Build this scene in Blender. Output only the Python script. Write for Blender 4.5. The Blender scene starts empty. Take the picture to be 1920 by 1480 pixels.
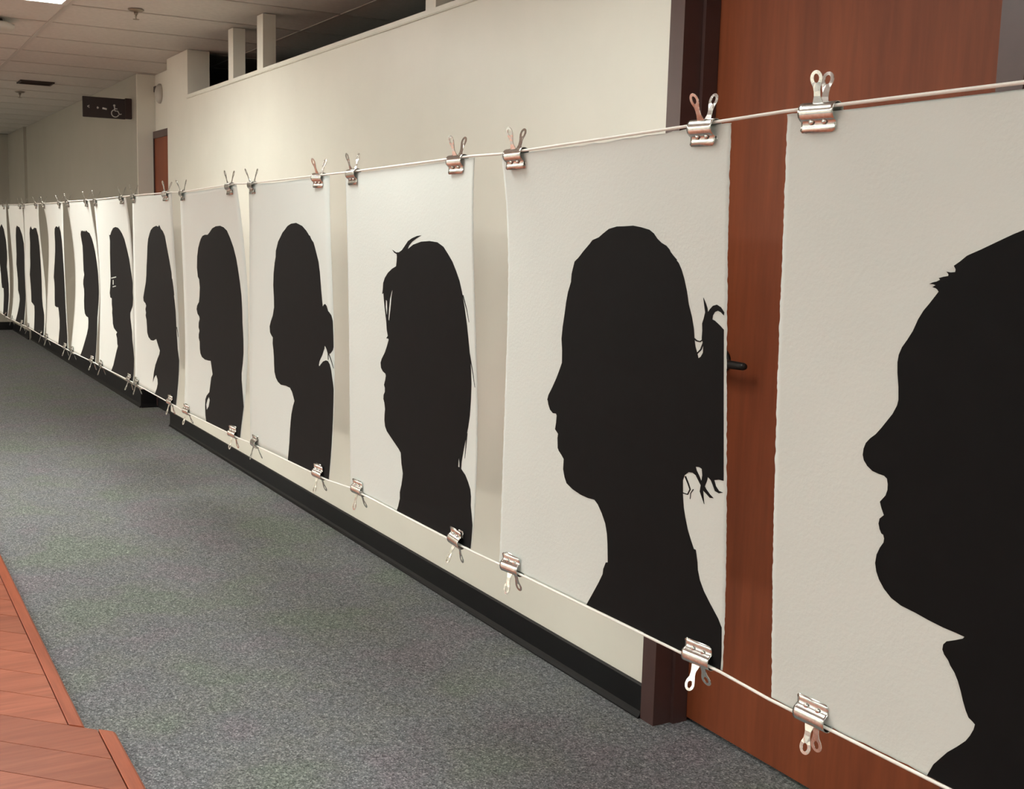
import bpy, bmesh, math, random
from mathutils import Vector, Matrix
from mathutils.geometry import delaunay_2d_cdt

random.seed(7)
scene = bpy.context.scene
COL = scene.collection

# ------------------------------------------------------------------ camera
def make_camera():
    f, yaw, pitch, roll = 2200.0, 0.5215, 0.1339, -0.0271
    fwd = Vector((-math.cos(yaw) * math.cos(pitch), math.sin(yaw) * math.cos(pitch), -math.sin(pitch)))
    r = fwd.cross(Vector((0, 0, 1))).normalized()
    d = fwd.cross(r)
    c, s = math.cos(roll), math.sin(roll)
    r2 = c * r + s * d
    d2 = -s * r + c * d
    m = Matrix((r2, -d2, -fwd)).transposed().to_4x4()
    m.translation = Vector((0, -1.9298, 1.3471))
    cam = bpy.data.cameras.new('camera')
    cam.sensor_fit = 'HORIZONTAL'
    cam.sensor_width = 36.0
    cam.lens = f * 36.0 / 1920.0
    cam.clip_start = 0.05
    o = bpy.data.objects.new('camera', cam)
    o.matrix_world = m
    COL.objects.link(o)
    scene.camera = o
make_camera()

# ------------------------------------------------------------------ world, exposure
world = bpy.data.worlds.new('world')
scene.world = world
world.use_nodes = True
world.node_tree.nodes['Background'].inputs[0].default_value = (0.9, 0.85, 0.75, 1)
world.node_tree.nodes['Background'].inputs[1].default_value = 0.0
vs = scene.view_settings
vs.view_transform = 'Standard'
vs.look = 'None'
vs.gamma = 1.0
vs.use_curve_mapping = False
vs.exposure = 0.08
# fluorescent diffusers are the only lights: strength and tube colour per lamp
LAMP_NEAR = (12.8, (0.97, 1.0, 0.945))
LAMP_CAMERA = (34.0, (0.97, 1.0, 0.945))
LAMP_MID = (22.0, (0.985, 0.99, 0.92))
FILL_OUTER_NEAR = (42.0, (0.98, 1.0, 0.94))  # unseen lobby lamps, added as fill from the left
FILL_OUTER_FAR = (150.0, (1.0, 0.91, 0.79))
FILL_INNER_NEAR = (14.0, (0.98, 1.0, 0.94))  # second added row, softens the shadow edges of the sheets
FILL_INNER_FAR = (13.0, (1.0, 0.91, 0.79))

# ------------------------------------------------------------------ helpers
def tag(o, label=None, cat=None, group=None, kind=None):
    if label: o['label'] = label
    if cat: o['category'] = cat
    if group: o['group'] = group
    if kind: o['kind'] = kind
    return o

def link(name, mesh, mat=None, parent=None):
    o = bpy.data.objects.new(name, mesh)
    COL.objects.link(o)
    if mat is not None and mesh is not None and len(mesh.materials) == 0:
        mesh.materials.append(mat)
    if parent is not None:
        o.parent = parent
    return o

def empty(name, loc=(0, 0, 0)):
    o = bpy.data.objects.new(name, None)
    o.location = loc
    o.empty_display_size = 0.05
    COL.objects.link(o)
    return o

def bm_mesh(bm, name, smooth=False):
    me = bpy.data.meshes.new(name)
    bmesh.ops.recalc_face_normals(bm, faces=bm.faces[:])
    if smooth:
        for fc in bm.faces: fc.smooth = True
    bm.to_mesh(me)
    bm.free()
    return me

def box(bm, x0, x1, y0, y1, z0, z1):
    vs_ = [bm.verts.new((x, y, z)) for x in (x0, x1) for y in (y0, y1) for z in (z0, z1)]
    for q in ((0, 1, 3, 2), (4, 6, 7, 5), (0, 4, 5, 1), (2, 3, 7, 6), (0, 2, 6, 4), (1, 5, 7, 3)):
        bm.faces.new([vs_[i] for i in q])

def boxes(name, lst, mat, parent=None, bevel=0.0):
    bm = bmesh.new()
    for b in lst: box(bm, *b)
    if bevel:
        bmesh.ops.bevel(bm, geom=bm.edges[:], offset=bevel, segments=2, affect='EDGES')
    return link(name, bm_mesh(bm, name), mat, parent)

def prism(name, pts, axis, a0, a1, mat, parent=None, smooth=False):
    """extrude a closed 2-D profile along an axis; pts are the other two coordinates in xyz order"""
    bm = bmesh.new()
    def P(p, a):
        return {'x': (a, p[0], p[1]), 'y': (p[0], a, p[1]), 'z': (p[0], p[1], a)}[axis]
    A = [bm.verts.new(P(p, a0)) for p in pts]
    B = [bm.verts.new(P(p, a1)) for p in pts]
    n = len(pts)
    bm.faces.new(A); bm.faces.new(B[::-1])
    for i in range(n):
        bm.faces.new((A[i], A[(i + 1) % n], B[(i + 1) % n], B[i]))
    return link(name, bm_mesh(bm, name, smooth), mat, parent)

def lathe(bm, prof, cx, cy, cz, axis='z', n=24):
    """revolve (r, h) profile"""
    rings = []
    for r, h in prof:
        ring = []
        for i in range(n):
            a = 2 * math.pi * i / n
            u, v = r * math.cos(a), r * math.sin(a)
            if axis == 'z': co = (cx + u, cy + v, cz + h)
            elif axis == 'y': co = (cx + u, cy + h, cz + v)
            else: co = (cx + h, cy + u, cz + v)
            ring.append(bm.verts.new(co))
        rings.append(ring)
    for a, b in zip(rings[:-1], rings[1:]):
        for i in range(n):
            bm.faces.new((a[i], a[(i + 1) % n], b[(i + 1) % n], b[i]))
    bm.faces.new(rings[0][::-1]); bm.faces.new(rings[-1])

def tube(bm, pts, r, n=8):
    pts = [Vector(p) for p in pts]
    rings = []
    for i, p in enumerate(pts):
        d = (pts[min(i + 1, len(pts) - 1)] - pts[max(i - 1, 0)]).normalized()
        up = Vector((0, 0, 1)) if abs(d.z) < 0.9 else Vector((1, 0, 0))
        s = d.cross(up).normalized(); t = s.cross(d)
        rr = r[i] if isinstance(r, (list, tuple)) else r
        rings.append([bm.verts.new(p + (s * math.cos(2 * math.pi * k / n) + t * math.sin(2 * math.pi * k / n)) * rr) for k in range(n)])
    for a, b in zip(rings[:-1], rings[1:]):
        for k in range(n):
            bm.faces.new((a[k], a[(k + 1) % n], b[(k + 1) % n], b[k]))
    bm.faces.new(rings[0][::-1]); bm.faces.new(rings[-1])

def in_poly(p, poly):
    x, y = p; c = False; n = len(poly)
    for i in range(n):
        x1, y1 = poly[i]; x2, y2 = poly[i - 1]
        if (y1 > y) != (y2 > y) and x < (x2 - x1) * (y - y1) / (y2 - y1) + x1: c = not c
    return c

def fill2d(outline, holes):
    """triangulate an outline with holes in the plane -> (verts, tris)"""
    vs_, edges = [], []
    for poly in [outline] + holes:
        b = len(vs_); n = len(poly)
        vs_ += [Vector(p) for p in poly]
        edges += [(b + i, b + (i + 1) % n) for i in range(n)]
    r = delaunay_2d_cdt(vs_, edges, [], 0, 1e-7)
    V = [tuple(v) for v in r[0]]
    T = []
    for t in r[2]:
        c = (sum(V[i][0] for i in t) / len(t), sum(V[i][1] for i in t) / len(t))
        if in_poly(c, outline) and not any(in_poly(c, h) for h in holes):
            T.append(t)
    return V, T

# ------------------------------------------------------------------ materials
def mat_new(name):
    m = bpy.data.materials.new(name)
    m.use_nodes = True
    nt = m.node_tree
    return m, nt, nt.nodes['Principled BSDF']

def N(nt, typ, **kw):
    n = nt.nodes.new(typ)
    for k, v in kw.items(): setattr(n, k, v)
    return n

def coords(nt, scale=(1, 1, 1), rot=(0, 0, 0), space='Object'):
    if space == 'World':
        g = N(nt, 'ShaderNodeNewGeometry'); out = g.outputs['Position']
    else:
        g = N(nt, 'ShaderNodeTexCoord'); out = g.outputs['Object']
    mp = N(nt, 'ShaderNodeMapping')
    mp.inputs['Scale'].default_value = scale
    mp.inputs['Rotation'].default_value = rot
    nt.links.new(out, mp.inputs['Vector'])
    return mp.outputs['Vector']

def noise(nt, vec, scale, detail=3, rough=0.55):
    n = N(nt, 'ShaderNodeTexNoise')
    n.inputs['Scale'].default_value = scale
    n.inputs['Detail'].default_value = detail
    n.inputs['Roughness'].default_value = rough
    nt.links.new(vec, n.inputs['Vector'])
    return n

def ramp(nt, fac, stops):
    r = N(nt, 'ShaderNodeValToRGB')
    els = r.color_ramp.elements
    while len(els) < len(stops): els.new(0.5)
    for e, (p, c) in zip(els, stops):
        e.position = p; e.color = (*c, 1)
    nt.links.new(fac, r.inputs['Fac'])
    return r.outputs['Color']

def mixc(nt, fac, a, b, mode='MIX'):
    m = N(nt, 'ShaderNodeMix', data_type='RGBA', blend_type=mode)
    for s, v in ((m.inputs[0], fac), (m.inputs[6], a), (m.inputs[7], b)):
        if hasattr(v, 'is_linked') or hasattr(v, 'links'): nt.links.new(v, s)
        elif isinstance(v, (int, float)): s.default_value = v
        else: s.default_value = (*v, 1)
    return m.outputs[2]

def bump(nt, bsdf, height, strength, dist):
    b = N(nt, 'ShaderNodeBump')
    b.inputs['Strength'].default_value = strength
    b.inputs['Distance'].default_value = dist
    nt.links.new(height, b.inputs['Height'])
    nt.links.new(b.outputs['Normal'], bsdf.inputs['Normal'])

def plain(name, col, rough=0.5, metal=0.0, var=0.06, vscale=6.0, bscale=0, bstr=0.1, bdist=0.001, spec=0.5):
    m, nt, b = mat_new(name)
    v = coords(nt, space='World')
    n = noise(nt, v, vscale, 4)
    lo = tuple(c * (1 - var) for c in col); hi = tuple(min(1, c * (1 + var)) for c in col)
    nt.links.new(ramp(nt, n.outputs['Fac'], [(0.3, lo), (0.7, hi)]), b.inputs['Base Color'])
    b.inputs['Roughness'].default_value = rough
    b.inputs['Metallic'].default_value = metal
    b.inputs['Specular IOR Level'].default_value = spec
    if bscale:
        n2 = noise(nt, v, bscale, 3)
        bump(nt, b, n2.outputs['Fac'], bstr, bdist)
    return m

M = {}
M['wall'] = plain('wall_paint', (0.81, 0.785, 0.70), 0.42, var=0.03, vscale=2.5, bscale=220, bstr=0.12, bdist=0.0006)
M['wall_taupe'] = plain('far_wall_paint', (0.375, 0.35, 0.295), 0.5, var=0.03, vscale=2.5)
M['lobby_paint'] = plain('lobby_wall_paint', (0.42, 0.41, 0.37), 0.6, var=0.03)
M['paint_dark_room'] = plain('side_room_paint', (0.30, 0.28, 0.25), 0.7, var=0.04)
M['cap'] = plain('cap_paint', (0.81, 0.785, 0.70), 0.4, var=0.02)
M['base'] = plain('black_rubber_base', (0.007, 0.007, 0.008), 0.45, var=0.15, vscale=8, spec=0.18)
M['frame'] = plain('brown_frame_paint', (0.075, 0.037, 0.034), 0.36, var=0.12, vscale=10, bscale=120, bstr=0.05)
M['black_metal'] = plain('black_lever', (0.02, 0.018, 0.017), 0.35, metal=0.5)
M['tile'] = plain('ceiling_tile', (0.60, 0.57, 0.52), 0.95, var=0.05, vscale=40, bscale=160, bstr=0.35, bdist=0.002, spec=0.1)
M['grid'] = plain('ceiling_grid_metal', (0.50, 0.47, 0.42), 0.5, var=0.03)
M['slab'] = plain('plenum_slab', (0.05, 0.05, 0.05), 0.9)
M['fixture'] = plain('fixture_frame', (0.60, 0.57, 0.52), 0.4, var=0.02)
M['cord'] = plain('white_cord', (0.86, 0.85, 0.80), 0.6, var=0.05, vscale=60)
M['black_paper'] = plain('black_cut_paper', (0.0040, 0.0042, 0.0048), 0.75, var=0.12, vscale=30, bscale=900, bstr=0.15, bdist=0.0004, spec=0.15)
M['sign'] = plain('sign_brown', (0.022, 0.012, 0.012), 0.45, var=0.1)
M['sign_bracket'] = plain('sign_bracket', (0.033, 0.014, 0.012), 0.5, var=0.1)
M['sign_white'] = plain('sign_lettering', (0.60, 0.59, 0.57), 0.6, var=0.02)
M['vent'] = plain('vent_dark', (0.035, 0.022, 0.016), 0.6, var=0.1)
M['grey_plastic'] = plain('grey_plastic', (0.50, 0.47, 0.42), 0.5, var=0.03)
M['brass'] = plain('sprinkler_metal', (0.28, 0.24, 0.19), 0.45, metal=0.6)

def m_chrome():
    m, nt, b = mat_new('nickel_clip')
    v = coords(nt)
    n = noise(nt, v, 260, 3)
    nt.links.new(ramp(nt, n.outputs['Fac'], [(0.3, (0.56, 0.555, 0.53)), (0.7, (0.72, 0.715, 0.69))]), b.inputs['Base Color'])
    b.inputs['Metallic'].default_value = 1.0
    b.inputs['Roughness'].default_value = 0.2
    return m
M['chrome'] = m_chrome()

def m_paper():
    m, nt, b = mat_new('deckle_paper')
    v = coords(nt, space='World')
    n = noise(nt, v, 3, 2)
    nt.links.new(ramp(nt, n.outputs['Fac'], [(0.3, (0.655, 0.706, 0.682)), (0.7, (0.685, 0.736, 0.710))]), b.inputs['Base Color'])
    b.inputs['Roughness'].default_value = 0.85
    b.inputs['Specular IOR Level'].default_value = 0.2
    n2 = noise(nt, v, 170, 4)
    bump(nt, b, n2.outputs['Fac'], 0.35, 0.0012)
    return m
M['paper'] = m_paper()

def m_wood(name, dark, light, rough, axis_scale, rot=(0, 0, 0), per_object=False, space='World', coat=0.0):
    m, nt, b = mat_new(name)
    v = coords(nt, axis_scale, rot, space)
    if per_object:
        info = N(nt, 'ShaderNodeObjectInfo')
        add = N(nt, 'ShaderNodeVectorMath', operation='ADD')
        mul = N(nt, 'ShaderNodeMath', operation='MULTIPLY'); mul.inputs[1].default_value = 40.0
        nt.links.new(info.outputs['Random'], mul.inputs[0])
        nt.links.new(v, add.inputs[0]); nt.links.new(mul.outputs[0], add.inputs[1])
        v = add.outputs[0]
    n = noise(nt, v, 1.0, 6, 0.62)
    n3 = noise(nt, v, 5.0, 4, 0.6)
    c1 = ramp(nt, n.outputs['Fac'], [(0.28, dark), (0.72, light)])
    c2 = ramp(nt, n3.outputs['Fac'], [(0.3, (0.72, 0.70, 0.68)), (0.6, (1.0, 1.0, 1.0))])
    c = mixc(nt, 0.55, c1, c2, 'MULTIPLY')
    if per_object:
        sc = N(nt, 'ShaderNodeMapRange')
        sc.inputs['To Min'].default_value = 0.86; sc.inputs['To Max'].default_value = 1.18
        nt.links.new(info.outputs['Random'], sc.inputs['Value'])
        vm = N(nt, 'ShaderNodeVectorMath', operation='SCALE')
        nt.links.new(c, vm.inputs[0]); nt.links.new(sc.outputs[0], vm.inputs['Scale'])
        c = vm.outputs[0]
    nt.links.new(c, b.inputs['Base Color'])
    b.inputs['Roughness'].default_value = rough
    b.inputs['Specular IOR Level'].default_value = 0.3
    b.inputs['Coat Weight'].default_value = coat
    b.inputs['Coat Roughness'].default_value = 0.25
    bump(nt, b, n3.outputs['Fac'], 0.06, 0.001)
    return m
M['door'] = m_wood('cherry_door', (0.165, 0.037, 0.012), (0.285, 0.070, 0.024), 0.55, (9, 9, 0.8))
M['plank'] = m_wood('red_oak_plank', (0.30, 0.075, 0.036), (0.50, 0.16, 0.088), 0.42, (16, 1.2, 8), rot=(0, 0, math.radians(45)), per_object=True, coat=0.12)
M['border'] = m_wood('red_oak_border', (0.33, 0.075, 0.030), (0.48, 0.125, 0.058), 0.42, (1.5, 22, 8), coat=0.12)

def m_carpet():
    m, nt, b = mat_new('speckled_carpet')
    v = coords(nt, space='World')
    vo = N(nt, 'ShaderNodeTexVoronoi')          # tufts
    vo.inputs['Scale'].default_value = 250
    nt.links.new(v, vo.inputs['Vector'])
    sep = N(nt, 'ShaderNodeSeparateColor')
    nt.links.new(vo.outputs['Color'], sep.inputs[0])
    sp2 = noise(nt, v, 70, 3, 0.7)
    base = ramp(nt, sep.outputs[0], [(0.0, (0.108, 0.116, 0.120)), (0.45, (0.205, 0.218, 0.222)), (0.8, (0.258, 0.27, 0.272)), (1.0, (0.43, 0.445, 0.44))])
    patch = noise(nt, v, 2.3, 3, 0.6)
    tint = ramp(nt, patch.outputs['Fac'], [(0.36, (1.12, 0.92, 1.10)), (0.46, (0.94, 0.97, 1.06)), (0.54, (1.0, 1.0, 0.98)), (0.64, (0.90, 1.10, 0.84))])
    c = mixc(nt, 0.42, base, tint, 'MULTIPLY')
    sh = ramp(nt, sp2.outputs['Fac'], [(0.32, (0.62, 0.62, 0.62)), (0.68, (1.22, 1.22, 1.22))])
    c = mixc(nt, 0.85, c, sh, 'MULTIPLY')
    nt.links.new(c, b.inputs['Base Color'])
    b.inputs['Roughness'].default_value = 0.95
    b.inputs['Specular IOR Level'].default_value = 0.05
    bump(nt, b, vo.outputs['Distance'], 0.35, 0.003)
    return m
M['carpet'] = m_carpet()

def m_lamp(name, strength, color=(1, 1, 1)):
    m, nt, b = mat_new(name)
    v = coords(nt, space='World')
    n = noise(nt, v, 180, 2)
    nt.links.new(ramp(nt, n.outputs['Fac'], [(0.3, (0.70, 0.68, 0.63)), (0.7, (0.78, 0.76, 0.71))]), b.inputs['Base Color'])
    b.inputs['Roughness'].default_value = 0.5
    if strength:
        b.inputs['Emission Color'].default_value = (*color, 1)
        b.inputs['Emission Strength'].default_value = strength
    return m
M['lamp_near'] = m_lamp('lit_diffuser_near', *LAMP_NEAR)
M['lamp_camera'] = m_lamp('lit_diffuser_camera', *LAMP_CAMERA)
M['lamp_mid'] = m_lamp('lit_diffuser_mid', *LAMP_MID)
M['lamp_outer_near'] = m_lamp('fill_diffuser_outer_near', *FILL_OUTER_NEAR)
M['lamp_outer_far'] = m_lamp('fill_diffuser_outer_far', *FILL_OUTER_FAR)
M['lamp_inner_near'] = m_lamp('fill_diffuser_inner_near', *FILL_INNER_NEAR)
M['lamp_inner_far'] = m_lamp('fill_diffuser_inner_far', *FILL_INNER_FAR)
M['lamp_off'] = m_lamp('unlit_diffuser', 0)

# ------------------------------------------------------------------ room shell
X0, X1, Y0, Y1, ZC = -16.1, 2.97, -9.41, 2.79, 2.44
def struct(o): return tag(o, kind='structure')

struct(boxes('floor', [(X0 - .1, X1 + .1, Y0 - .1, Y1 + .1, -0.12, 0.0)], M['carpet']))
TH = 0.138
LEDGE = 2.164
DO1 = (-2.505, -1.535)      # first door opening
DO2 = (-1.475, -0.505)      # second door opening
wall_r = struct(boxes('wall_right', [
    (-8.03, -7.506, 0, TH, 0, ZC),
    (-7.506, -2.55, 0, TH, 0, LEDGE - .022),
    (-2.55, -0.45, 0, TH, 2.09, LEDGE - .022),
    (-0.45, X1, 0, TH, 0, LEDGE - .022)], M['wall']))
struct(boxes('trim_1', [(-7.506, X1, -0.012, TH + .012, LEDGE - .022, LEDGE)], M['cap'], bevel=0.003))
for xa, xb in ((-6.621, -6.53), (-6.104, -6.007), (-4.079, -3.993), (-2.62, -2.53), (-0.6, -0.51), (1.4, 1.49)):
    boxes('post', [(xa, xb, 0.0, 0.068, LEDGE - .001, ZC - .001)], M['wall'], wall_r)
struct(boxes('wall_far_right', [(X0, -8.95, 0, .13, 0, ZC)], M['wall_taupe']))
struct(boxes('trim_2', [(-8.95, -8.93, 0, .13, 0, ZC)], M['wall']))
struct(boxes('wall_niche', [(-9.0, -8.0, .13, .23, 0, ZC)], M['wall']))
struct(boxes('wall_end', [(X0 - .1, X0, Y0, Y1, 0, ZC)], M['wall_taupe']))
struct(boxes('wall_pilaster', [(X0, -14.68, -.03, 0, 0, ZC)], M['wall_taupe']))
struct(boxes('wall_front', [(X1, X1 + .1, Y0, Y1, 0, ZC)], M['wall']))
struct(boxes('wall_left', [(X0, X1, Y0 - .1, Y0, 0, ZC)], M['lobby_paint']))
struct(boxes('wall_rear', [(X0, X1, Y1, Y1 + .1, 0, ZC)], M['paint_dark_room']))

BPF = [(p, q * 1.38) for p, q in ((0, 0), (-.016, 0), (-.016, .004), (-.010, .010), (-.007, .020), (-.006, .094), (-.003, .100), (0, .100))]
BP = [(0, 0), (-.016, 0), (-.016, .004), (-.010, .010), (-.007, .020), (-.006, .094), (-.003, .100), (0, .100)]
struct(prism('baseboard_right', BP, 'x', -8.03, -2.566, M['base']))
struct(prism('baseboard_far', BPF, 'x', -14.68, -8.924, M['base']))
struct(prism('baseboard_niche', [(-8.93 - p[0], p[1]) for p in BPF], 'y', -.006, .13, M['base']))
struct(prism('baseboard_corner', [(-8.03 + p[0], p[1]) for p in BP], 'y', -.006, .13, M['base']))
struct(prism('baseboard_pilaster', [(-.03 + p[0], p[1]) for p in BP], 'x', X0, -14.674, M['base']))
struct(prism('baseboard_end', [(X0 - p[0], p[1]) for p in BP], 'y', Y0, -.03, M['base']))
struct(prism('baseboard_left', [(Y0 - p[0], p[1]) for p in BP], 'x', X0, X1, M['base']))

# ------------------------------------------------------------------ ceiling grid and tiles
CX = [-6.42 + .61 * k for k in range(-16, 16)]
CX = [x for x in CX if X0 - .3 < x < X1 + .3]
CYS = [-2.09, -.87, .35, 1.57, 2.79]
ceil = struct(boxes('ceiling', [(X0 - .1, X1 + .1, Y0 - .1, Y1 + .1, ZC + .06, ZC + .16)], M['slab']))
# (x, y, length in y, material, label)
LAMPS = [(-6.42, -2.09, 1.22, 'lamp_mid', 'lit rectangular ceiling light at the upper left edge of the picture'),
         (-2.76, -2.09, 1.22, 'lamp_near', 'lit ceiling light above the sheet with the flyaway wisps silhouette'),
         (0.90, -2.09, 1.22, 'lamp_camera', 'lit ceiling light over the corridor behind the camera'),
         (-10.08, -2.09, 1.22, 'lamp_off', 'unlit ceiling light far down the corridor beside the dark vent')]
ORD = ['first', 'second', 'third', 'fourth', 'fifth', 'sixth']
for row, ly, xs_ in (('outer', -8.19, (-13.74, -11.30, -8.86, -6.42, -3.98, -1.54)), ('inner', -5.14, (-12.52, -10.08, -7.64, -5.20, -2.76, -0.32))):  # both lobby rows are unseen fill, added to light sheets, wall and carpet
    for k, lx in enumerate(xs_):
        LAMPS.append((lx, ly, 1.22, 'lamp_%s_%s' % (row, 'far' if k < 3 else 'near'),
                      'added lobby fill light left of the picture, %s row, %s from the far end' % (row, ORD[k])))
LAMP_CELLS = [(l[0], l[1]) for l in LAMPS]
def near_cell(x, y, lst): return any(abs(x - a) < .05 and abs(y - b) < .05 for a, b in lst)
tile_me = {}
for i, x in enumerate(CX):
    xe = x + .61
    xa, xb = max(x, X0), min(xe, X1)
    if xb - xa < .02: continue
    for y, ye in zip(CYS[:-1], CYS[1:]):
        half = False
        if near_cell(x, y, LAMP_CELLS) and not half: continue
        key = (round(xb - xa, 3), half)
        if key not in tile_me:
            bm = bmesh.new(); w = xb - xa
            box(bm, .006, w - .006, .006, .604 if half else 1.214, .003, .018)
            tile_me[key] = bm_mesh(bm, 'ceiling_tile')
        o = link('ceiling_tile', tile_me[key], M['tile'], ceil)
        o.location = (xa, y, ZC)
boxes('lobby_ceiling_panel', [(X0, X1, Y0, -2.103, ZC, ZC + .018)], M['tile'], ceil)
gl = [(X0, X1, y - .012, y + .012, ZC - .001, ZC + .004) for y in CYS[:-1]]
gl += [(x - .012, x + .012, -2.09, Y1, ZC - .0005, ZC + .004) for x in CX if X0 < x < X1]
boxes('ceiling_grid', gl, M['grid'], ceil)

def light_fixture(x, y, ly, mat, label):
    w, l = .305, ly / 2
    r = empty('ceiling_light', (x + w, y + l, ZC))
    tag(r, label, 'ceiling light', 'recessed ceiling lights')
    boxes('frame', [(-w + .012, w - .012, -l + .012, -l + .04, -.006, .03), (-w + .012, w - .012, l - .04, l - .012, -.006, .03),
                    (-w + .012, -w + .035, -l + .04, l - .04, -.006, .03), (w - .035, w - .012, -l + .04, l - .04, -.006, .03)], M['fixture'], r)
    boxes('diffuser', [(-w + .035, w - .035, -l + .04, l - .04, -.002, .01)], M[mat], r)
for L in LAMPS: light_fixture(*L)

# ------------------------------------------------------------------ doors
def door_unit(name, x0, x1, yleaf, wallend):
    r = struct(empty(name, ((x0 + x1) / 2, 0, 0)))
    cx = (x0 + x1) / 2
    fw = .06 if wallend else .06
    for s, xe in ((-1, x0 - cx), (1, x1 - cx)):
        # moulded steel jamb: face, reveal and stop
        p = [(xe + s * fw, -.008), (xe, -.008), (xe, .052), (xe - s * .012, .052), (xe - s * .012, .100), (xe, .100), (xe, .132), (xe + s * fw, .132)]
        if not wallend and s == -1: p[0] = (xe + s * .030, -.008); p[-1] = (xe + s * .030, .132)
        if wallend and s == 1: p[0] = (xe + s * .030, -.008); p[-1] = (xe + s * .030, .132)
        prism('jamb', p, 'z', 0, 2.09, M['frame'], r)
    prism('head', [(-.008, 2.03), (.052, 2.03), (.052, 2.018), (.100, 2.018), (.100, 2.03), (.132, 2.03), (.132, 2.09), (-.008, 2.09)], 'x', x0 - cx, x1 - cx, M['frame'], r)
    leaf = boxes('door_leaf', [(x0 - cx + .003, x1 - cx - .003, yleaf, yleaf + .03, .012, 2.027)], M['door'], r, bevel=.001)
    bm = bmesh.new()
    hx, hz = x0 - cx + .090, 1.035
    lathe(bm, [(.033, 0), (.033, -.008), (.028, -.012), (.012, -.012), (.011, -.045), (.011, -.052)], hx, yleaf, hz, 'y', 20)
    tube(bm, [(hx - .010, yleaf - .046, hz), (hx + .02, yleaf - .048, hz), (hx + .08, yleaf - .047, hz), (hx + .135, yleaf - .045, hz), (hx + .142, yleaf - .045, hz)], [.0125, .0125, .0115, .0100, .007], 12)
    link('lever_handle', bm_mesh(bm, 'lever_handle', True), M['black_metal'], leaf)
    return r
door_unit('door_1', DO1[0], DO1[1], .101, True)
door_unit('door_2', DO2[0], DO2[1], .101, False)
# far door in the shallow niche
r = struct(empty('door_3', (-8.48, .13, 0)))
boxes('door_frame', [(-.445, .45, -.02, 0, 1.985, 2.035), (-.445, -.437, -.02, 0, 0, 1.985), (.36, .45, -.02, 0, 0, 1.985)], M['frame'], r)
boxes('door_leaf', [(-.437, .36, -.012, 0, .12, 1.985)], M['door'], r)
boxes('kick_plate', [(-.437, .36, -.014, 0, .0, .12)], M['base'], r)

# ------------------------------------------------------------------ wooden floor laid diagonally with a border
wood = struct(empty('floor_wood', (0, 0, 0)))
CJ = -1.743
PW = .20
def plank(c0, c1, yin):
    g = .0018
    c0, c1 = c0 + g, c1 - g
    pts = []
    ylo = -4.5
    def clip(c): # stay inside the room
        return max(ylo, X0 + .05 - c)
    yh0 = min(yin, X1 - .05 - c0); yh1 = min(yin, X1 - .05 - c1)
    p = [(c0 + clip(c0), clip(c0)), (c1 + clip(c1), clip(c1)), (c1 + yh1, yh1), (c0 + yh0, yh0)]
    return prism('plank', p, 'z', 0.0, .012, M['plank'], wood)
k = 0
while CJ - (k + 1) * PW > -6.6:
    plank(CJ - (k + 1) * PW, CJ - k * PW, -1.4475); k += 1
k = 0
while CJ + (k + 1) * PW < 4.3:
    plank(CJ + k * PW, CJ + (k + 1) * PW, -1.384); k += 1
def border(ya, yb, xa, xb, skew0, skew1):
    h = .0145
    prof = [(ya, 0), (ya, h - .001), (ya + .0015, h), (yb - .008, h), (yb - .003, h - .0025), (yb - .0008, h - .006), (yb, 0)]
    bm = bmesh.new()
    A = [bm.verts.new((xa + skew0 * (p[0] - ya), p[0], p[1])) for p in prof]
    B = [bm.verts.new((xb + skew1 * (p[0] - ya), p[0], p[1])) for p in prof]
    n = len(prof)
    bm.faces.new(A); bm.faces.new(B[::-1])
    for i in range(n): bm.faces.new((A[i], A[(i + 1) % n], B[(i + 1) % n], B[i]))
    link('border_strip', bm_mesh(bm, 'border_strip'), M['border'], wood)
border(-1.445, -1.408, -7.9, CJ - 1.445, 0, 1)
border(-1.381, -1.342, CJ - 1.381 + .002, X1 - .05, 1, 0)

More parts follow.
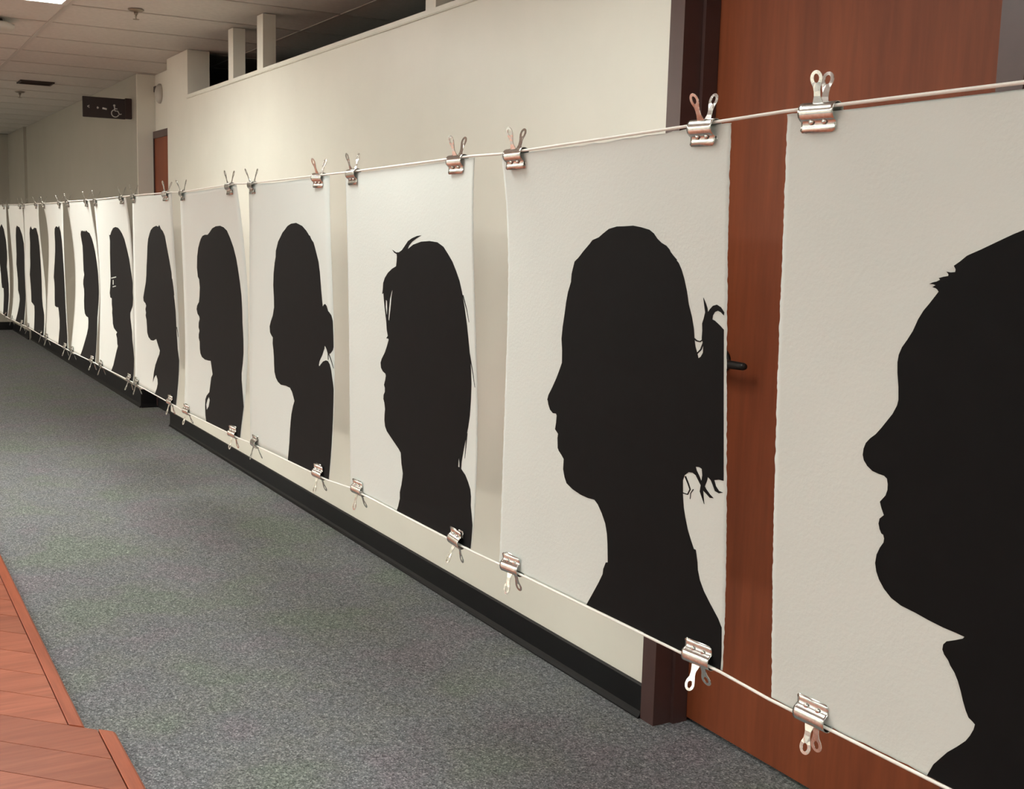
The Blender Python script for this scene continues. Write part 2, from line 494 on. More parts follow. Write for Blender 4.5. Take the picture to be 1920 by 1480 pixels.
# ------------------------------------------------------------------ sheets with cut-paper silhouettes
PAPERS = [
dict(x0=-1.1681,x1=-0.5131,z=[1.5129, 0.7215, 1.517, 0.735],yl=[-0.8618, -0.8567, -0.8509, -0.8422, -0.83],yr=[-0.862, -0.858, -0.854, -0.848, -0.842],
 main='5521,1872 5355,1921 5159,1988 4960,2058 4736,2137 4528,2204 4465,2226 4340,2303 4213,2369 4254,2419 4248,2455 4155,2464 4064,2454 4112,2489 4110,2514 4012,2528 3913,2550 3942,2573 3871,2600 3789,2615 3717,2639 3806,2642 3853,2653 3786,2683 3857,2696 3900,2716 3926,2743 3845,2823 3738,2927 3628,3025 3521,3156 3416,3336 3305,3470 3192,3590 3127,3708 3107,3823 3119,3977 3159,4192 3174,4381 3148,4469 3054,4607 2930,4728 2805,4851 2678,4962 2546,5044 2448,5127 2399,5222 2384,5322 2418,5406 2507,5482 2636,5543 2788,5565 2924,5576 2994,5609 3019,5692 3019,5780 2978,5874 2850,5992 2890,6078 2958,6185 2861,6255 2839,6339 2871,6422 2916,6481 2964,6494 2988,6547 2978,6611 2896,6707 2821,6834 2794,6974 2829,7102 2905,7221 3035,7341 3211,7445 3449,7511 3777,7544 4099,7589 4411,7621 4684,7633 4869,7646 4836,7680 4662,7750 4497,7809 4428,7874 4415,7955 4456,8017 4552,8087 4599,8151 4695,8232 4774,8338 4843,8469 4900,8602 4968,8731 5033,8819 5124,8855 5173,8882 5149,8966 5081,9082 4999,9186 4828,9329 4624,9484 4477,9630 4329,9778 4196,10000 9850,10000 9850,9300 9500,8800 9000,8400 8850,7800 9000,7000 9300,6000 9450,5000 9350,4000 9050,3000 8500,2150 7800,1650 7000,1500 6200,1650',
 holes=[],strands=[]),
dict(x0=-1.9227,x1=-1.2787,z=[1.4938, 0.7211, 1.5098, 0.7222],yl=[-0.8618, -0.8416, -0.8401, -0.8417, -0.8437],yr=[-0.8618, -0.8552, -0.8438, -0.8315, -0.8257],
 main='6419,1728 6072,1735 5718,1735 5355,1780 5077,1876 4888,1950 4583,2007 4456,2083 4162,2233 3912,2376 3711,2465 3629,2606 3558,2739 3529,2915 3379,3141 3290,3366 3215,3638 3130,3912 3078,4187 3120,4456 3121,4729 3004,4898 2856,5094 2656,5320 2453,5526 2395,5649 2416,5634 2465,5746 2556,5854 2707,5917 2875,5912 2908,5955 2885,6120 2840,6274 3000,6362 2974,6458 2995,6689 3059,6750 3196,6824 3311,6901 3291,7136 3370,7310 3476,7433 3777,7524 4170,7584 4505,7601 4814,7590 4974,7666 5164,7834 5326,8027 5406,8233 5443,8448 5473,8851 5385,8874 5286,9038 5267,9154 5109,9369 4857,9676 4589,10000 9945,10000 9955,9745 9920,9186 9787,9042 9495,8816 9272,8629 9121,8444 9042,8262 9022,8107 8957,7881 8884,7876 8770,7719 8655,7541 8561,7318 8498,7129 8465,6895 8461,6597 8528,6488 8677,6407 8825,6397 8935,6427 9045,6528 9118,6594 9083,6716 9157,6822 9244,6936 9221,6811 9198,6679 9335,6734 9442,6783 9569,6770 9442,6717 9313,6641 9262,6591 9333,6483 9368,6393 9475,6443 9546,6527 9617,6624 9757,6647 9895,6610 9756,6601 9651,6530 9595,6424 9755,6389 9914,6387 9911,3616 9778,3546 9602,3471 9510,3450 9530,3376 9600,3311 9705,3285 9810,3309 9908,3359 9921,3305 9808,3219 9668,3177 9527,3204 9421,3271 9351,3329 9335,3256 9276,3166 9187,3066 9226,3223 9257,3333 9208,3446 9151,3541 9160,3671 9140,3821 9199,3929 9186,4079 9107,4160 9019,4196 8982,4112 8907,3986 8868,3837 8844,3650 8766,3429 8651,3208 8571,2948 8468,2725 8374,2576 8257,2446 8179,2401 8186,2383 8061,2315 7942,2240 7902,2195 7783,2126 7583,2069 7421,1991 7273,1886 7092,1815 6759,1764',
 holes=['8934,6264 9065,6253 9153,6271 9175,6391 9140,6513 9067,6427 8964,6326'],strands=['8844,3849 8947,3884 9086,3891 9180,3848 9158,3835 9078,3870 8968,3862 8877,3827', '9179,3888 9084,4023 8922,4120 8953,4134 9127,4034 9233,3895', '8526,6513 8634,6635 8709,6736 8634,6838 8469,6837 8459,6858 8653,6854 8754,6730 8679,6619 8575,6496', '8837,6712 8744,6808 8726,6923 8741,6922 8765,6809 8862,6717']),
dict(x0=-2.6921,x1=-2.0287,z=[1.4854, 0.7162, 1.4952, 0.7214],yl=[-0.8618, -0.8551, -0.8495, -0.8459, -0.8413],yr=[-0.8618, -0.8589, -0.8477, -0.8412, -0.8491],
 main='7040,2061 6425,2080 5804,2165 5370,2296 5488,2194 5731,2082 6047,1998 6449,1910 6127,1926 5736,1987 5416,2066 5168,2196 4918,2322 4668,2387 4420,2390 4124,2318 4286,2403 4483,2441 4495,2515 4449,2689 4409,2787 4051,2870 3702,2994 3432,3148 3282,3301 3234,3481 3171,3632 3278,3598 3300,3776 3366,4072 3464,4425 3499,4693 3575,4849 3434,4931 3605,4931 3637,4965 3472,5174 3291,5369 3022,5572 2912,5703 2942,5853 3095,5950 3317,6003 3350,6061 3294,6188 3187,6350 3254,6435 3251,6558 3145,6660 3126,6785 3211,6899 3261,7077 3225,7235 3208,7421 3260,7600 3416,7734 3759,7873 4099,8010 4386,8122 4587,8226 4609,8324 4654,8532 4787,8813 4760,8946 4692,9172 4578,9407 4593,9600 4469,9860 4359,10000 9960,10000 9959,9759 9944,9381 9850,9131 9744,8882 9731,8655 9662,8475 9503,8309 9299,8149 9022,8030 9038,7841 9161,7476 9293,7189 9428,6867 9539,6549 9622,6087 9667,5704 9656,5385 9626,5022 9550,4611 9477,4199 9355,3739 9224,3382 9073,3076 8861,2822 8631,2592 8366,2413 8027,2206 7606,2092',
 holes=['4076,3452 3957,3691 3847,4049 3704,4412 3657,4355 3711,4056 3817,3756 3968,3544', '3473,3781 3573,3825 3574,4062 3525,4273 3440,4009', '8839,7734 8895,7862 8914,7999 8818,8006'],strands=['9247,3435 9467,3787 9607,4115 9620,4113 9499,3783 9299,3428', '9555,4925 9744,5378 9875,5773 9888,5771 9776,5373 9607,4917', '9322,7031 9280,7382 9235,7716 9244,7715 9318,7378 9388,7025']),
dict(x0=-3.4640,x1=-2.7979,z=[1.4786, 0.7029, 1.4848, 0.7145],yl=[-0.8618, -0.8596, -0.8607, -0.8603, -0.8593],yr=[-0.8618, -0.8566, -0.848, -0.8462, -0.8576],
 main='6244,1487 5633,1511 5180,1593 4870,1713 4559,1819 4240,1999 3973,2144 3807,2327 3669,2473 3632,2693 3492,2915 3345,3285 3276,3730 3338,4172 3350,4542 3187,4848 2923,5086 2762,5282 2809,5506 2987,5608 3164,5672 3134,5899 3230,6155 3277,6377 3299,6639 3347,6936 3524,7147 3776,7275 4151,7353 4764,7334 5246,7362 5487,7485 5659,7651 5783,7784 5627,7982 5456,8294 5384,8596 5339,8896 5319,9341 5233,10000 9960,10000 9960,9654 9959,9033 9955,8296 9955,7715 9952,6981 9913,6831 9770,6535 9701,6348 9564,6167 9391,6072 9180,6061 8883,6123 8642,6240 8497,6319 8437,6277 8523,6132 8683,6002 8793,5923 8916,5789 9027,5684 9068,5565 9195,5633 9308,5722 9480,5826 9655,5793 9891,5661 9960,5556 9960,5215 9953,4875 9939,4696 9825,4524 9615,4427 9508,4397 9359,4225 9209,4170 9059,4209 8962,4278 8908,4028 8850,3706 8774,3133 8662,2776 8509,2563 8354,2349 8195,2153 7965,2046 7795,1919 7733,1921 7403,1752 6950,1594',
 holes=[],strands=['9202,5618 9359,5798 9388,6026 9443,6021 9440,5788 9308,5602', '9442,5833 9676,6026 9934,6273 9960,6266 9735,6015 9518,5818', '9960,5560 9960,5902 9960,6363 9960,6360 9960,5898 9960,5555']),
dict(x0=-4.2731,x1=-3.5875,z=[1.4683, 0.6849, 1.4816, 0.6939],yl=[-0.8617, -0.857, -0.8511, -0.8494, -0.8559],yr=[-0.8618, -0.8376, -0.8267, -0.8315, -0.8519],
 main='6812,1542 6092,1557 5482,1640 4987,1810 4664,1899 4214,1897 3807,1941 3502,2056 3284,2188 2941,2462 2669,2857 2541,3334 2620,3729 2813,3843 2875,4198 2756,4600 2633,4843 2307,5017 2196,5183 2330,5378 2625,5500 2678,5602 2512,5771 2469,5975 2615,6127 2485,6296 2480,6458 2632,6609 2664,6930 2762,7124 3016,7267 3545,7346 4152,7347 4509,7327 4683,7572 4902,7883 4687,8043 4591,8367 4504,8691 4080,8892 3900,9070 3918,9388 4097,9767 4315,10000 9935,10000 9905,9502 9945,8743 9658,8281 9353,7742 9290,7444 9384,7057 9435,6637 9382,6112 9244,5441 9223,4878 9182,4317 9067,3834 8894,3239 8766,2868 8496,2421 8139,2047 7756,1745 7304,1609 6746,1538',
 holes=['4461,8909 4648,9032 4538,9320 4244,9511 4084,9290 4219,9077'],strands=[]),
dict(x0=-5.0611,x1=-4.3962,z=[1.4696, 0.6911, 1.4706, 0.6852],yl=[-0.8618, -0.8612, -0.861, -0.8604, -0.8625],yr=[-0.8618, -0.8545, -0.8444, -0.8393, -0.8529],
 main='6179,1520 5416,1595 4810,1733 4463,1916 4054,2191 3812,2559 3631,3111 3406,3668 3302,4041 3110,4418 2847,4709 2585,5002 2376,5247 2439,5431 2860,5530 3018,5633 2819,5832 2925,6012 2821,6160 3008,6382 3062,6659 3112,7031 3389,7243 3924,7359 4460,7344 5159,7205 5543,7484 5933,7723 5814,7915 5419,8180 4952,8546 4661,8945 4498,9472 4786,9209 5173,9030 5540,9221 5632,9440 5491,9685 5142,10000 9903,10000 9893,9252 9937,8487 9960,7839 9787,7552 9666,7335 9587,6886 9521,6512 9513,5982 9502,5492 9405,5007 9337,4822 9117,4079 9101,3704 8723,3001 8347,2407 8087,1996 7681,1773 7242,1662 6905,1481 6603,1571',
 holes=[],strands=['9534,6285 9674,6502 9782,6739 9836,6733 9754,6493 9642,6274', '9080,4007 9246,4376 9368,4784 9424,4779 9331,4370 9194,3999']),
dict(x0=-5.9059,x1=-5.1868,z=[1.4635, 0.6772, 1.4683, 0.6792],yl=[-0.8618, -0.8478, -0.8411, -0.8449, -0.8527],yr=[-0.8619, -0.8404, -0.833, -0.8337, -0.8422],
 main='5983,1586 5263,1648 4620,1854 4257,2041 3929,2043 3993,2375 3697,3108 3543,3950 3508,4583 3328,5013 3112,5447 3256,5706 3689,5737 3672,6056 3827,6365 3774,6580 3941,6887 4008,7200 4340,7442 4976,7576 5288,7616 4990,7763 5264,7952 5401,8307 5564,8399 5240,8687 4879,9087 4429,9605 3857,10000 9830,10000 9946,9612 9960,9167 9944,8738 9710,8235 9412,7734 9336,7302 9148,7008 8884,6543 8894,6280 9549,5850 9692,5453 9631,5110 9714,4589 9409,4039 9078,3314 8629,2761 8195,2246 7681,1946 7125,1729 6689,1626',
 holes=['3629,4526 5154,4400 5194,4461 3671,4588', '3978,5028 5005,4934 4997,4986 4025,5079', '4094,4646 4364,4636 4318,4910 4048,4921'],strands=[]),
dict(x0=-6.6754,x1=-6.0125,z=[1.4652, 0.6693, 1.4636, 0.6752],yl=[-0.8618, -0.8357, -0.8261, -0.8363, -0.8578],yr=[-0.8618, -0.8337, -0.8229, -0.8331, -0.8484],
 main='5996,1921 5807,1840 5358,1910 5001,1830 4529,1917 4462,1817 4014,2104 4084,2521 4205,2854 4026,3360 3866,3868 3814,4461 4028,4708 3593,5061 3521,5361 3857,5646 4004,5979 3983,6405 4247,6902 4644,7221 5241,7357 6056,7396 6269,7635 6362,8047 6055,8486 5315,9126 4735,9591 4102,10000 9769,10000 9955,9205 9900,8234 9598,7198 9752,6298 9794,5650 9652,5010 9529,4370 9281,3733 9100,3175 8790,2698 8413,2302 7779,1986 6933,1888 6633,1818',
 holes=[],strands=[]),
dict(x0=-7.5151,x1=-6.8011,z=[1.4631, 0.6692, 1.4611, 0.6655],yl=[-0.862, -0.8353, -0.8404, -0.8527, -0.8639],yr=[-0.8618, -0.8614, -0.859, -0.8543, -0.851],
 main='5620,1626 4879,1769 4610,2095 4679,2743 4499,3490 4178,4153 3842,4727 3628,5301 4032,5660 4197,6123 4210,6782 4350,7339 5082,7388 6068,7354 6351,7679 6592,8219 6524,8780 6179,9366 5869,10000 9739,10000 9837,9157 9726,8085 9674,6921 9722,6024 9685,5134 9535,4251 9339,3368 9012,2575 8488,1960 7632,1547 6948,1679 6279,1593',
 holes=[],strands=[]),
dict(x0=-8.3594,x1=-7.6885,z=[1.4662, 0.6687, 1.4649, 0.6606],yl=[-0.8618, -0.8584, -0.8596, -0.8587, -0.8578],yr=[-0.8618, -0.8563, -0.8408, -0.833, -0.8505],
 main='4618,1693 3825,1894 3494,2257 3533,2978 3161,3917 3009,4754 2443,5611 2608,6234 2752,6962 2772,7802 3573,7912 4236,8028 4345,8541 4268,9276 4294,10000 9822,10000 9488,9099 9234,8418 8488,7765 8251,7176 8388,6167 8652,5158 8912,4158 9153,3166 8967,2384 8121,1823 6887,1795 5705,1946 5137,1881',
 holes=[],strands=[]),
dict(x0=-9.1598,x1=-8.4157,z=[1.4723, 0.6617, 1.4667, 0.6731],yl=[-0.8618, -0.8514, -0.8407, -0.8421, -0.8652],yr=[-0.8619, -0.8539, -0.8532, -0.8542, -0.8706],
 main='5418,1743 4753,1947 4156,2618 3892,3513 3792,4185 3185,5097 3547,5762 3902,6425 4061,7320 5164,7723 5551,8042 5196,8619 4540,9326 3870,10000 9836,10000 9661,9166 9820,8284 9929,7516 9679,6438 9567,5356 9750,4052 9625,3191 8629,2451 7128,1870',
 holes=[],strands=[]),
dict(x0=-9.9343,x1=-9.2643,z=[1.474, 0.674, 1.4718, 0.666],yl=[-0.862, -0.86, -0.855, -0.855, -0.872],yr=[-0.8618, -0.8592, -0.8534, -0.8533, -0.8742],
 main='5430,1696 4385,1885 2979,2262 1954,3193 1405,4313 1601,5049 1843,5535 2274,6260 2795,7224 3403,7711 4694,7682 5052,8211 5407,9162 5997,10000 9798,10000 9446,9030 9432,8088 9086,7164 8491,6247 7984,5558 8687,4828 8870,4119 8485,3075 7296,2153',
 holes=[],strands=[]),
]
def lag(s, v):
    t = (0, .25, .5, .75, 1.); r = 0.0
    for i in range(5):
        a = s[i]
        for j in range(5):
            if j != i: a *= (v - t[j]) / (t[i] - t[j])
        r += a
    return r
class Sheet:
    def __init__(s, d):
        s.d = d; s.w = d['x1'] - d['x0']
    def pt(s, u, v, off=0.0):
        d = s.d; z = d['z']
        zt = z[0] + (z[2] - z[0]) * u; zb = z[1] + (z[3] - z[1]) * u
        y = (1 - u) * lag(d['yl'], v) + u * lag(d['yr'], v)
        return Vector((d['x0'] + s.w * u, y - off, zt + (zb - zt) * v))
def parse(t): return [(int(a.split(',')[0]) / 10000, int(a.split(',')[1]) / 10000) for a in t.split()]

DESC = ['large male profile with the tuft of hair at the brow',
        'curly bun silhouette', 'long loose hair silhouette with flyaway wisps', 'low knotted ponytail silhouette',
        'side fringe and long hair silhouette', 'curled lock at the throat silhouette', 'eyeglasses silhouette',
        'short bristly fringe silhouette', 'two small hair peaks and square chin silhouette', 'notched crown silhouette',
        'narrow smooth crown silhouette', 'silhouette cut off by the left picture edge']
SHORT = ['the nearest sheet', 'the sheet with the curly bun silhouette', 'the sheet with the flyaway wisps silhouette',
         'the sheet with the low ponytail silhouette', 'the sheet with the side fringe silhouette', 'the sheet with the throat curl silhouette',
         'the sheet with the eyeglasses silhouette', 'the sheet with the bristly fringe silhouette', 'the fourth sheet from the left edge',
         'the third sheet from the left edge', 'the second sheet from the left edge', 'the leftmost, partly cropped sheet']
LAB = ['white deckle-edged sheet hung nearest, black silhouette of a large male profile with tufted brow',
       'white hanging sheet with black profile silhouette wearing a curly bun, in front of the door',
       'white hanging sheet with black profile silhouette of long hair and flyaway wisps',
       'white hanging sheet with black profile silhouette and a low knotted ponytail',
       'white hanging sheet with black profile silhouette of side fringe and long hair',
       'white hanging sheet with black long-haired silhouette and a curled lock at the throat',
       'white hanging sheet with black profile silhouette wearing eyeglasses',
       'white hanging sheet with narrow black silhouette and short bristly fringe, left of the eyeglasses one',
       'white hanging sheet with narrow square-chinned black silhouette, fourth from the left picture edge',
       'white hanging sheet with black silhouette of a notched crown, third from the left picture edge',
       'white hanging sheet with slim smooth-headed black silhouette, second from the left picture edge',
       'leftmost hanging sheet, its black silhouette cropped by the left picture edge']

sheets = []
for i, d in enumerate(PAPERS):
    S = Sheet(d); sheets.append(S)
    rng = random.Random(100 + i)
    root = empty('silhouette_portrait', S.pt(.5, 1))
    tag(root, LAB[i], 'portrait', 'silhouette portraits hung on the cords')
    ro = Vector(root.location)
    # sheet: front and back grids with torn (deckle) edges
    nu, nv = (80, 240) if i < 3 else (16, 60)
    amp = .0013 if i < 4 else .0006
    def jit(n):
        a = [rng.uniform(-1, 1) for _ in range(n + 1)]
        return [(.4 * a[max(k - 1, 0)] + a[k] + .4 * a[min(k + 1, n)]) / 1.8 * amp for k in range(n + 1)]
    jl, jr, jt, jb = jit(nv), jit(nv), jit(nu), jit(nu)
    bm = bmesh.new(); F = []; Bk = []
    for a in range(nv + 1):
        v = a / nv; rf = []; rb = []
        for b in range(nu + 1):
            u = b / nu
            p = S.pt(u, v)
            if b == 0: p.x += jl[a]
            if b == nu: p.x += jr[a]
            if a == 0: p.z += jt[b] - (.008 * math.sin(math.pi * u) if i == 0 else .002 * math.sin(math.pi * u))
            if a == nv: p.z += jb[b]
            edge = (a in (0, nv)) or (b in (0, nu))
            rf.append(bm.verts.new(p - ro + Vector((0, .0003 if edge else 0, 0))))
            rb.append(bm.verts.new(p - ro + Vector((0, .0009 if edge else .0012, 0))))
        F.append(rf); Bk.append(rb)
    for a in range(nv):
        for b in range(nu):
            bm.faces.new((F[a][b], F[a + 1][b], F[a + 1][b + 1], F[a][b + 1]))
            bm.faces.new((Bk[a][b], Bk[a][b + 1], Bk[a + 1][b + 1], Bk[a + 1][b]))
    rim = [F[a][0] for a in range(nv)] + [F[nv][b] for b in range(nu)] + [F[a][nu] for a in range(nv, 0, -1)] + [F[0][b] for b in range(nu, 0, -1)]
    rim2 = [Bk[a][0] for a in range(nv)] + [Bk[nv][b] for b in range(nu)] + [Bk[a][nu] for a in range(nv, 0, -1)] + [Bk[0][b] for b in range(nu, 0, -1)]
    for k in range(len(rim)):
        k2 = (k + 1) % len(rim)
        bm.faces.new((rim[k], rim[k2], rim2[k2], rim2[k]))
    link('sheet', bm_mesh(bm, 'sheet', True), M['paper'], root)
    # silhouette: cut black paper lying on the sheet
    bm = bmesh.new()
    for outline, holes in [(parse(d['main']), [parse(h) for h in d['holes']])] + [(parse(t), []) for t in d['strands']]:
        V, T = fill2d(outline, holes)
        bv = [bm.verts.new((x, y, 0)) for x, y in V]
        for t in T:
            try: bm.faces.new([bv[j] for j in t])
            except ValueError: pass
    for n in range(1, 24):
        bmesh.ops.bisect_plane(bm, geom=bm.verts[:] + bm.edges[:] + bm.faces[:], plane_co=(0, n / 24, 0), plane_no=(0, 1, 0), dist=1e-6)
    loose = [v for v in bm.verts if not v.link_faces]
    bmesh.ops.delete(bm, geom=loose, context='VERTS')
    bound = [(e.verts[0], e.verts[1]) for e in bm.edges if len(e.link_faces) == 1]
    uvc = {v: (v.co.x, v.co.y) for v in bm.verts}
    for v, (u, w) in uvc.items(): v.co = S.pt(u, w, .0006) - ro
    for a, b in bound:
        a2 = bm.verts.new(a.co + Vector((0, .0006, 0))); b2 = bm.verts.new(b.co + Vector((0, .0006, 0)))
        bm.faces.new((a, b, b2, a2))
    me = bpy.data.meshes.new('silhouette')
    for fc in bm.faces:
        fc.normal_update()
        if abs(fc.normal.y) > .5 and fc.normal.y > 0: fc.normal_flip()
    bm.to_mesh(me); bm.free()
    o = link('silhouette', me, M['black_paper'], root)
    o['label'] = 'black cut-paper profile'

# ------------------------------------------------------------------ cords
def cord_pts(top):
    P = []
    for S in sheets[::-1]:
        for u in (0.0, 1.0):
            p = S.pt(u, 0 if top else 1)
            P.append(Vector((p.x, p.y - .0030, p.z + (.0030 if top else -.0020))))
    first = Vector((X0 + .001, P[0].y, P[0].z + .02)); last_d = P[-1] - P[-2]
    last = Vector((X1 - .001, P[-1].y, P[-1].z + (.06 if top else .05)))
    return [first] + P + [last]
for top in (True, False):
    P = cord_pts(top); Q = []
    for a, b in zip(P[:-1], P[1:]):
        n = max(2, int((b - a).length / .12))
        Q += [a.lerp(b, k / n) for k in range(n)]
    Q.append(P[-1])
    bm = bmesh.new(); tube(bm, Q, .0023, 8)
    o = link('hanging_cord', bm_mesh(bm, 'hanging_cord', True), M['cord'])
    tag(o, 'white cord stretched along the %s edges of the hanging sheets' % ('top' if top else 'bottom'), 'cord', 'cords carrying the sheets')

# ------------------------------------------------------------------ bulldog clips
HW = .0285
def clip_body():
    half = [(-.0036, -.0285), (-.0026, -.0210), (-.0022, -.0155), (-.0052, -.0132), (-.0088, -.0092), (-.0102, -.0035), (-.0094, .0025), (-.0064, .0068), (-.0022, .0088)]
    prof = half + [(-y, z_) for y, z_ in half[::-1]]
    bm = bmesh.new(); t = .0007
    xs = (-HW, -HW + .004, HW - .004, HW)
    def ring(x, off, lipcut):
        r_ = []
        for j, (y, z_) in enumerate(prof):
            yy = y + (off if y > 0 else -off) * -1
            zz = z_ - (off if z_ > 0 else 0)
            if lipcut and j in (0, len(prof) - 1): zz += .003
            r_.append(bm.verts.new((x, yy, zz)))
        return r_
    O = [ring(x, 0, k in (0, 3)) for k, x in enumerate(xs)]
    I = [ring(x, t, k in (0, 3)) for k, x in enumerate(xs)]
    n = len(prof)
    for k in range(3):
        for j in range(n - 1):
            bm.faces.new((O[k][j], O[k + 1][j], O[k + 1][j + 1], O[k][j + 1]))
            bm.faces.new((I[k][j], I[k][j + 1], I[k + 1][j + 1], I[k + 1][j]))
        for j in (0, n - 1):
            bm.faces.new((O[k][j], I[k][j], I[k + 1][j], O[k + 1][j]))
    for k in (0, 3):
        for j in range(n - 1):
            bm.faces.new((O[k][j], O[k][j + 1], I[k][j + 1], I[k][j]))
    for s in (-1, 1):           # embossed dimples of the jaws
        for x in (-.0105, .0105):
            lathe(bm, [(.0042, 0), (.0036, s * .0012), (.0020, s * .0019), (.0004, s * .0021)], x, s * .0036, -.0150, 'y', 10)
    return bm_mesh(bm, 'clip_body', True)
def clip_handle():
    out = [(-.0085, 0), (-.0075, .004), (-.0052, .010), (-.0050, .016), (-.0062, .021), (-.0086, .026)]
    cx, cz, R = 0, .0315, .0098
    arc = [(R * math.cos(a), cz + R * math.sin(a)) for a in [math.radians(205 - 230 * k / 14) for k in range(15)]]
    out = out + arc + [(-x, y) for x, y in out[::-1]]
    hole = [(.0046 * math.cos(2 * math.pi * k / 14), cz + .0056 * math.sin(2 * math.pi * k / 14)) for k in range(14)]
    V, T = fill2d(out, [hole])
    bm = bmesh.new()
    def yof(x, z_):   # pressed sheet metal: raised rim round the hole, channelled stem
        d = math.hypot(x, z_ - cz)
        return -.0008 * math.exp(-((d - .0072) / .0018) ** 2) + 3.0 * max(0, abs(x) - .0035) ** 1.5 * (1 if z_ < .022 else 0)
    A = [bm.verts.new((x, yof(x, y) - .0004, y)) for x, y in V]
    B = [bm.verts.new((x, yof(x, y) + .0005, y)) for x, y in V]
    ec = {}
    for t in T:
        bm.faces.new([A[j] for j in t]); bm.faces.new([B[j] for j in t][::-1])
        for j in range(len(t)):
            e = (t[j], t[(j + 1) % len(t)]); key = tuple(sorted(e)); ec[key] = ec.get(key, 0) + 1
    for (a, b), c in ec.items():
        if c == 1: bm.faces.new((A[a], A[b], B[b], B[a]))
    return bm_mesh(bm, 'clip_handle')
ME_BODY, ME_HANDLE = clip_body(), clip_handle()
ME_BODY.materials.append(M['chrome']); ME_HANDLE.materials.append(M['chrome'])
def add_clip(x, y, z, top, label, rng, lo=12, hi=22):
    r = empty('bulldog_clip', (x, y, z))
    tag(r, label, 'clip', 'bulldog clips on the cords')
    r.rotation_euler = (rng.uniform(-.05, .05), (0 if top else math.pi) + rng.uniform(-.03, .03), rng.uniform(-.10, .10))
    link('body', ME_BODY, None, r)
    for s in (-1, 1):
        h = link('handle', ME_HANDLE, None, r)
        h.location = (0, s * .0060, .0055)
        h.rotation_euler = (math.radians(rng.uniform(lo, hi)), 0, math.pi if s > 0 else 0)
TOPX = [(-1.108, -.575), (-1.867, -1.335), (-2.640, -2.099), (-3.425, -2.868), (-4.236, -3.656), (-5.025, -4.473), (-5.853, -5.262),
        (-6.63, -6.094), (-7.47, -6.893), (-8.315, -7.76), (-9.11, -8.50), (-9.87, -9.36)]
BOTX = [(-1.085, -.575), (-1.872, -1.330), (-2.636, -2.094), (-3.41, -2.868), (-4.225, -3.660), (-5.02, -4.475), (-5.84, -5.255),
        (-6.62, -6.085), (-7.46, -6.87), (-8.30, -7.76), (-9.09, -8.50), (-9.87, -9.36)]
rng = random.Random(5)
for i, S in enumerate(sheets):
    for side, (xt, xb) in enumerate(zip(TOPX[i], BOTX[i])):
        sd = ('left', 'right')[side]
        for top, x in ((True, xt), (False, xb)):
            u = (x - S.d['x0']) / S.w
            p = S.pt(u, 0 if top else 1)
            add_clip(x, p.y - .001, p.z + (.0005 if top else -.0005), top,
                     'silver bulldog clip at the %s %s corner of %s' % ('top' if top else 'bottom', sd, SHORT[i]), rng, *((4, 8) if i == 0 else (12, 22)))

# ------------------------------------------------------------------ sign on the far wall
sg = empty('restroom_sign', (-9.12, 0, 2.13))
tag(sg, 'dark brown projecting sign with white wheelchair symbol on the far wall', 'sign')
bxs = boxes('bracket', [(-.020, .020, -.048, 0, .0, .148)], M['sign_bracket'], sg, bevel=.003)
panel = boxes('panel', [(-.010, .010, -.345, -.046, -.004, .142)], M['sign'], sg, bevel=.002)
XF = .0112
def mark(name, strokes, head=None):
    bm = bmesh.new()
    for pts, r in strokes: tube(bm, [(XF, *p) for p in pts], r, 6)
    if head: lathe(bm, [(.0080, -.001), (.0080, .0018), (.005, .0026)], XF - .001, head[0], head[1], 'x', 14)
    link(name, bm_mesh(bm, name, True), M['sign_white'], panel)
mark('wheelchair_symbol', [([(-.124, .090), (-.122, .066), (-.120, .052), (-.100, .051), (-.088, .028), (-.074, .032)], .0040),
                           ([(-.121, .068), (-.103, .067)], .0034),
                           ([(-.119 + .026 * math.cos(a), .034 + .026 * math.sin(a)) for a in [math.radians(100 + 15 * k) for k in range(17)]], .0038)], (-.124, .090))
mark('arrow_mark', [([(-.312, .071), (-.300, .080), (-.300, .062), (-.312, .071)], .0042)])
mark('dot_mark', [([(-.246, .066), (-.241, .071), (-.236, .066), (-.241, .061), (-.246, .066)], .0048)])
mark('bar_mark', [([(-.208, .065), (-.178, .060)], .0070)])

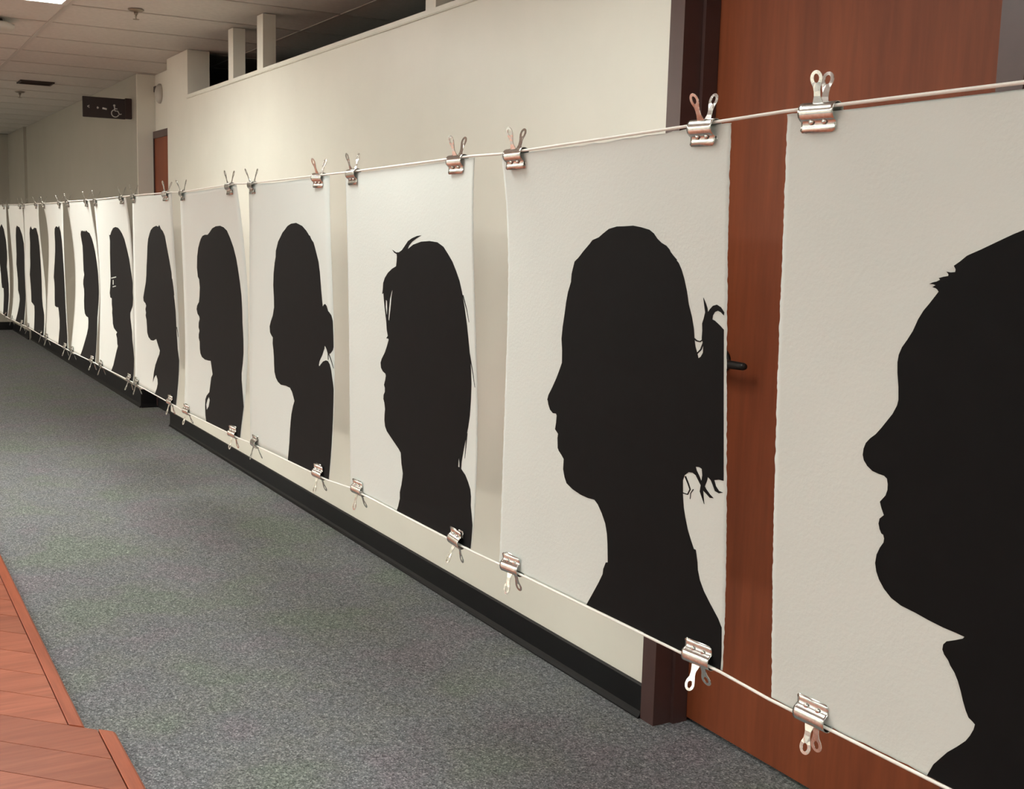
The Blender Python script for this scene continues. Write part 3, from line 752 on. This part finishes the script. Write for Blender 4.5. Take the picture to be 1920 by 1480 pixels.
# ------------------------------------------------------------------ small ceiling and wall fittings
def sprinkler(x, y, label):
    r = empty('fire_sprinkler', (x, y, ZC)); tag(r, label, 'sprinkler', 'fire sprinklers in the ceiling')
    bm = bmesh.new(); lathe(bm, [(.040, .0), (.040, -.003), (.030, -.010), (.012, -.012)], 0, 0, 0, 'z', 20)
    link('escutcheon', bm_mesh(bm, 'escutcheon', True), M['brass'], r)
    bm = bmesh.new()
    lathe(bm, [(.010, -.010), (.010, -.024), (.006, -.026)], 0, 0, 0, 'z', 12)
    tube(bm, [(.008, 0, -.022), (.013, 0, -.034), (.004, 0, -.048)], .0022, 6)
    tube(bm, [(-.008, 0, -.022), (-.013, 0, -.034), (-.004, 0, -.048)], .0022, 6)
    link('yoke', bm_mesh(bm, 'yoke', True), M['brass'], r)
    bm = bmesh.new(); lathe(bm, [(.016, -.048), (.016, -.050), (.004, -.051)], 0, 0, 0, 'z', 14)
    link('deflector', bm_mesh(bm, 'deflector', True), M['brass'], r)
sprinkler(-6.33, -.56, 'small metal fire sprinkler in the ceiling left of the posts')
sprinkler(-10.83, -.547, 'small fire sprinkler in the far ceiling below the dark vent')

r = empty('ceiling_vent', (-10.05, -.53, ZC)); tag(r, 'dark brown slotted air vent in the far ceiling above the sign', 'vent')
boxes('frame', [(-.11, .11, -.125, -.11, -.008, .002), (-.11, .11, .11, .125, -.008, .002), (-.11, -.095, -.11, .11, -.008, .002), (.095, .11, -.11, .11, -.008, .002)], M['vent'], r)
for k in range(6):
    xx = -.08 + .032 * k
    o = boxes('slat', [(-.012, .012, -.11, .11, -.001, .001)], M['vent'], r); o.location = (xx, 0, -.004); o.rotation_euler = (0, .5, 0)

r = empty('ceiling_dome', (-7.10, -1.17, ZC)); tag(r, 'round pale dome fitting hanging from the ceiling at the left edge', 'ceiling fitting')
bm = bmesh.new(); lathe(bm, [(.07, .0), (.07, -.022)], 0, 0, 0, 'z', 24); link('mount', bm_mesh(bm, 'mount'), M['vent'], r)
bm = bmesh.new(); lathe(bm, [(.115, -.022), (.130, -.028), (.130, -.040), (.115, -.056), (.07, -.066), (.01, -.069)], 0, 0, 0, 'z', 32); link('dome', bm_mesh(bm, 'dome', True), M['grey_plastic'], r)

r = empty('wall_alarm', (-8.77, .13, 2.295)); tag(r, 'round pale grey alarm fitting on the wall above the far orange-brown door', 'alarm')
bm = bmesh.new(); lathe(bm, [(.07, 0), (.07, -.010), (.058, -.024), (.033, -.033), (.008, -.036)], 0, 0, 0, 'y', 24); link('dome', bm_mesh(bm, 'dome', True), M['grey_plastic'], r)
boxes('bracket', [(-.125, -.06, -.02, 0, .02, .06)], M['vent'], r, bevel=.002)
